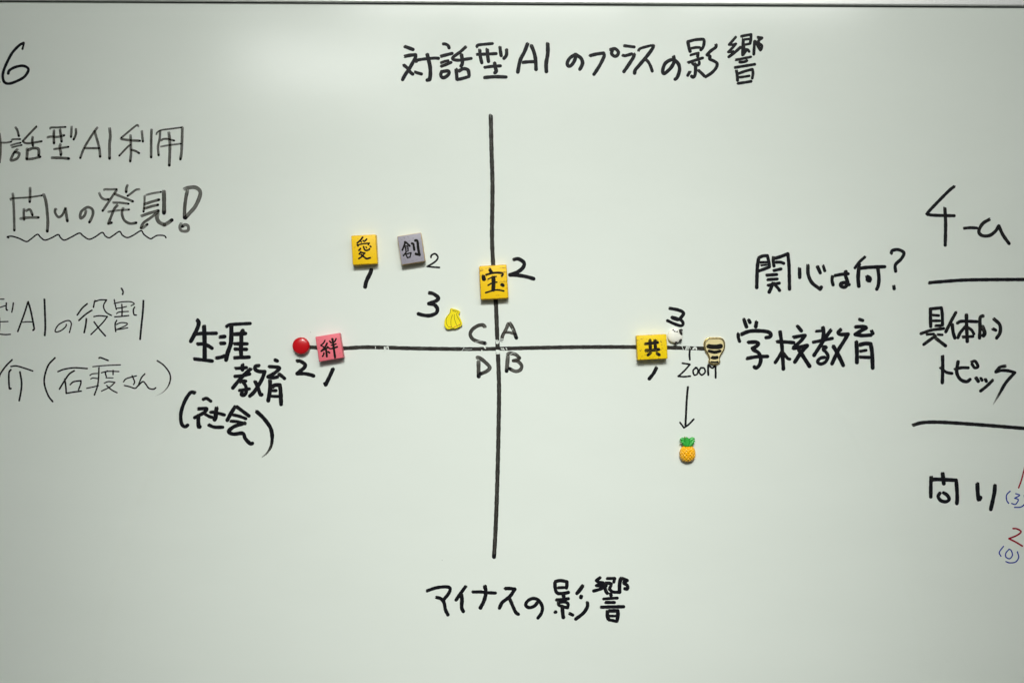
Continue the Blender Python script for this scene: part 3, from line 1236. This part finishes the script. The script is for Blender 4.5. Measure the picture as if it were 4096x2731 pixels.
# ---- white bird magnet: puffed plate
def puffy(outline, height, mat, name, parent, rings=9, z0=0.0001, edge=0.35):
    """dome over a closed outline, with a short upright side"""
    P = [Vector(p) for p in outline]
    n = len(P)
    sm = []
    for i in range(n):
        p0, p1, p2, p3 = P[i - 1], P[i], P[(i + 1) % n], P[(i + 2) % n]
        for j in range(5):
            t = j / 5
            sm.append(0.5 * ((2 * p1) + (p2 - p0) * t + (2 * p0 - 5 * p1 + 4 * p2 - p3) * t * t + (3 * p1 - p0 - 3 * p2 + p3) * t ** 3))
    c0 = sum(sm, Vector((0, 0))) / len(sm)
    bm = bmesh.new()
    prev = [bm.verts.new((c0.x + (p.x - c0.x) * 0.96, c0.y + (p.y - c0.y) * 0.96, z0)) for p in sm]
    m = len(sm)
    for k in range(rings):
        a = k / (rings - 1) * math.pi / 2
        sc = math.cos(a) if k < rings - 1 else 0.0
        z = height * (edge + (1 - edge) * math.sin(a))
        if k == rings - 1:
            top = bm.verts.new((c0.x, c0.y, z))
            for i in range(m):
                bm.faces.new((prev[i], prev[(i + 1) % m], top))
        else:
            cur = [bm.verts.new((c0.x + (p.x - c0.x) * sc, c0.y + (p.y - c0.y) * sc, z)) for p in sm]
            for i in range(m):
                bm.faces.new((prev[i], prev[(i + 1) % m], cur[(i + 1) % m], cur[i]))
            prev = cur
    bmesh.ops.recalc_face_normals(bm, faces=bm.faces[:])
    return mesh_obj(name, bm, mat, parent, True)


T = 0.006
cen = (2520 + 830 / 4.6125, 1210 + 610 / 4.6125)
c, f = local(R22, cen, T * 0.5)
bird = empty('bird_magnet')
tag(bird, 'plump white bird magnet with black tail and feet, touching the corner of a yellow tile', 'magnet')
place(bird, c)
m_wh = plain('white_resin', (0.90, 0.89, 0.80), 0.35, coat=0.15, var=0.03, bump=0.1)
m_bk = plain('black_brown_resin', (0.018, 0.013, 0.012), 0.35, var=0.2)
puffy([f(a, b) for a, b in pts('830,458 880,470 905,515 925,575 962,625 960,680 910,722 850,748 790,742 730,712 697,650 698,580 722,520 770,475')], T, m_wh, 'body', bird, edge=0.45)
puffy([f(a, b) for a, b in pts('922,486 965,492 968,520 950,548 966,585 958,600 925,580 905,545 908,510')], 0.0066, m_bk, 'tail', bird, rings=6, edge=0.6)
puffy([f(a, b) for a, b in pts('820,735 845,712 872,725 868,752 825,770 816,755')], 0.0062, m_bk, 'foot', bird, rings=6, edge=0.6)
puffy([f(a, b) for a, b in pts('902,690 925,668 955,680 955,700 915,722 903,712')], 0.0062, m_bk, 'foot', bird, rings=6, edge=0.6)


def bead(name, parent, xy, z, rx, ry, rz, mat, rot=0.0):
    bm = bmesh.new()
    bmesh.ops.create_uvsphere(bm, u_segments=14, v_segments=8, radius=1.0)
    M = Matrix.Translation((xy[0], xy[1], z)) @ Matrix.Rotation(rot, 4, 'Z') @ Matrix.Diagonal((rx, ry, rz, 1))
    bmesh.ops.transform(bm, matrix=M, verts=bm.verts[:])
    return mesh_obj(name, bm, mat, parent, True)


for a, b in ((790, 502), (861, 535)):
    bead('eye', bird, f(a, b), 0.0057, 0.00085, 0.00085, 0.0008, m_bk)
bead('beak', bird, f(818, 527), 0.0060, 0.0012, 0.00065, 0.0007, m_bk, -0.45)

# ---- pineapple magnet
T = 0.009
cen = (2680 + 290 / 4.126, 1520 + 1200 / 4.126)
c, f = local(R23, cen, T * 0.4)
pine = empty('pineapple_magnet')
tag(pine, 'small moulded pineapple magnet, orange yellow with green leaves, below the arrow', 'magnet')
place(pine, c)
m_fr = plain('orange_yellow_plastic', (0.94, 0.46, 0.003), 0.3, coat=0.25, var=0.05, scale=500)
m_lf = plain('green_plastic', (0.036, 0.40, 0.05), 0.35, coat=0.15, var=0.1, scale=250)
cx, cy = f(290, 1213)
rx = abs(f(431, 1213)[0] - cx)
ry = abs(f(290, 1358)[1] - cy)
bm = bmesh.new()
NU, NV = 120, 50
rows = []
for j in range(NV + 1):
    a = j / NV * math.pi / 2
    row = []
    for i in range(NU):
        th = 2 * math.pi * i / NU
        x0_, y0_ = math.cos(th) * math.cos(a), math.sin(th) * math.cos(a)
        sq = 1.0 - 0.03 * math.cos(4 * th)                # slightly squarer than an ellipse
        # lozenge relief in unwrapped latitude / longitude of the fruit
        X = math.asin(max(-1, min(1, x0_ * 0.97))) / 1.57
        Y = math.asin(max(-1, min(1, y0_ * 0.97))) / 1.57
        u, v = (X + Y) * 3.5, (X - Y) * 3.5
        du, dv = abs(u - math.floor(u) - 0.5) * 2, abs(v - math.floor(v) - 0.5) * 2
        g = (1 - max(du, dv) ** 1.6)
        h = 0.965 + 0.04 * g
        row.append(bm.verts.new((cx + rx * sq / 1.02 * x0_ * h, cy + ry * sq / 1.02 * y0_ * h, 0.0030 + 0.0056 * math.sin(a) + 0.0013 * g * (0.25 + 0.75 * math.sin(a)))))
    rows.append(row)
base = [bm.verts.new((cx + (v.co.x - cx) * 0.93, cy + (v.co.y - cy) * 0.93, 0.0001)) for v in rows[0]]
rows = [base] + rows[:-1]
for r0, r1 in zip(rows, rows[1:]):
    for i in range(NU):
        bm.faces.new((r0[i], r0[(i + 1) % NU], r1[(i + 1) % NU], r1[i]))
bm.faces.new(rows[-1])
loose = [v for v in bm.verts if not v.link_faces]
bmesh.ops.delete(bm, geom=loose, context='VERTS')
bmesh.ops.recalc_face_normals(bm, faces=bm.faces[:])
mesh_obj('fruit', bm, m_fr, pine, True)
crown = empty('leaf_crown', pine)


def leaf(spine, w, z, name='leaf'):
    """curved pointed leaf with a raised midrib"""
    S = smooth_run([f(a, b) for a, b in spine], 0.0005)
    bm = bmesh.new()
    rows = []
    n = len(S) - 1
    ww = 1.3 * w / R23[2] * PX
    for i, p in enumerate(S):
        q = i / n
        a, b = S[max(0, i - 1)], S[min(n, i + 1)]
        t = (b - a).normalized()
        nn = Vector((-t.y, t.x))
        h = ww * 0.5 * (0.62 + 1.1 * q - 1.62 * q ** 2.4)
        h = max(h, ww * 0.04)
        row = []
        for k in range(7):
            v = -1 + k / 3
            zz = z + 0.0016 * (1 - v * v) - 0.0008 * q
            row.append(bm.verts.new((p.x + nn.x * h * v, p.y + nn.y * h * v, zz)))
        row.append(bm.verts.new((p.x, p.y, z - 0.0018)))
        rows.append(row)
    for r0, r1 in zip(rows, rows[1:]):
        for k in range(7):
            bm.faces.new((r0[k], r0[k + 1], r1[k + 1], r1[k]))
        bm.faces.new((r0[7], r0[0], r1[0], r1[7]))
    bm.faces.new(rows[0])
    bm.faces.new(rows[-1][::-1])
    bmesh.ops.recalc_face_normals(bm, faces=bm.faces[:])
    mesh_obj(name, bm, m_lf, crown, True)


leaf(pts('280,1080 250,1020 205,975 160,985'), 72, 0.0042)
leaf(pts('265,1085 235,1045 195,1015 162,1025'), 62, 0.0052)
leaf(pts('300,1080 330,1010 370,965 412,970'), 72, 0.0042)
leaf(pts('320,1085 350,1045 385,1005 412,1015'), 62, 0.0052)
leaf(pts('285,1085 280,1020 262,965 232,932'), 84, 0.0060)
leaf(pts('305,1085 305,1030 300,985 285,945'), 74, 0.0050)
bead('leaf_tip', crown, f(243, 938), 0.0066, 0.0010, 0.0007, 0.0007, plain('pale_moulding_scar', (0.72, 0.62, 0.36), 0.5))
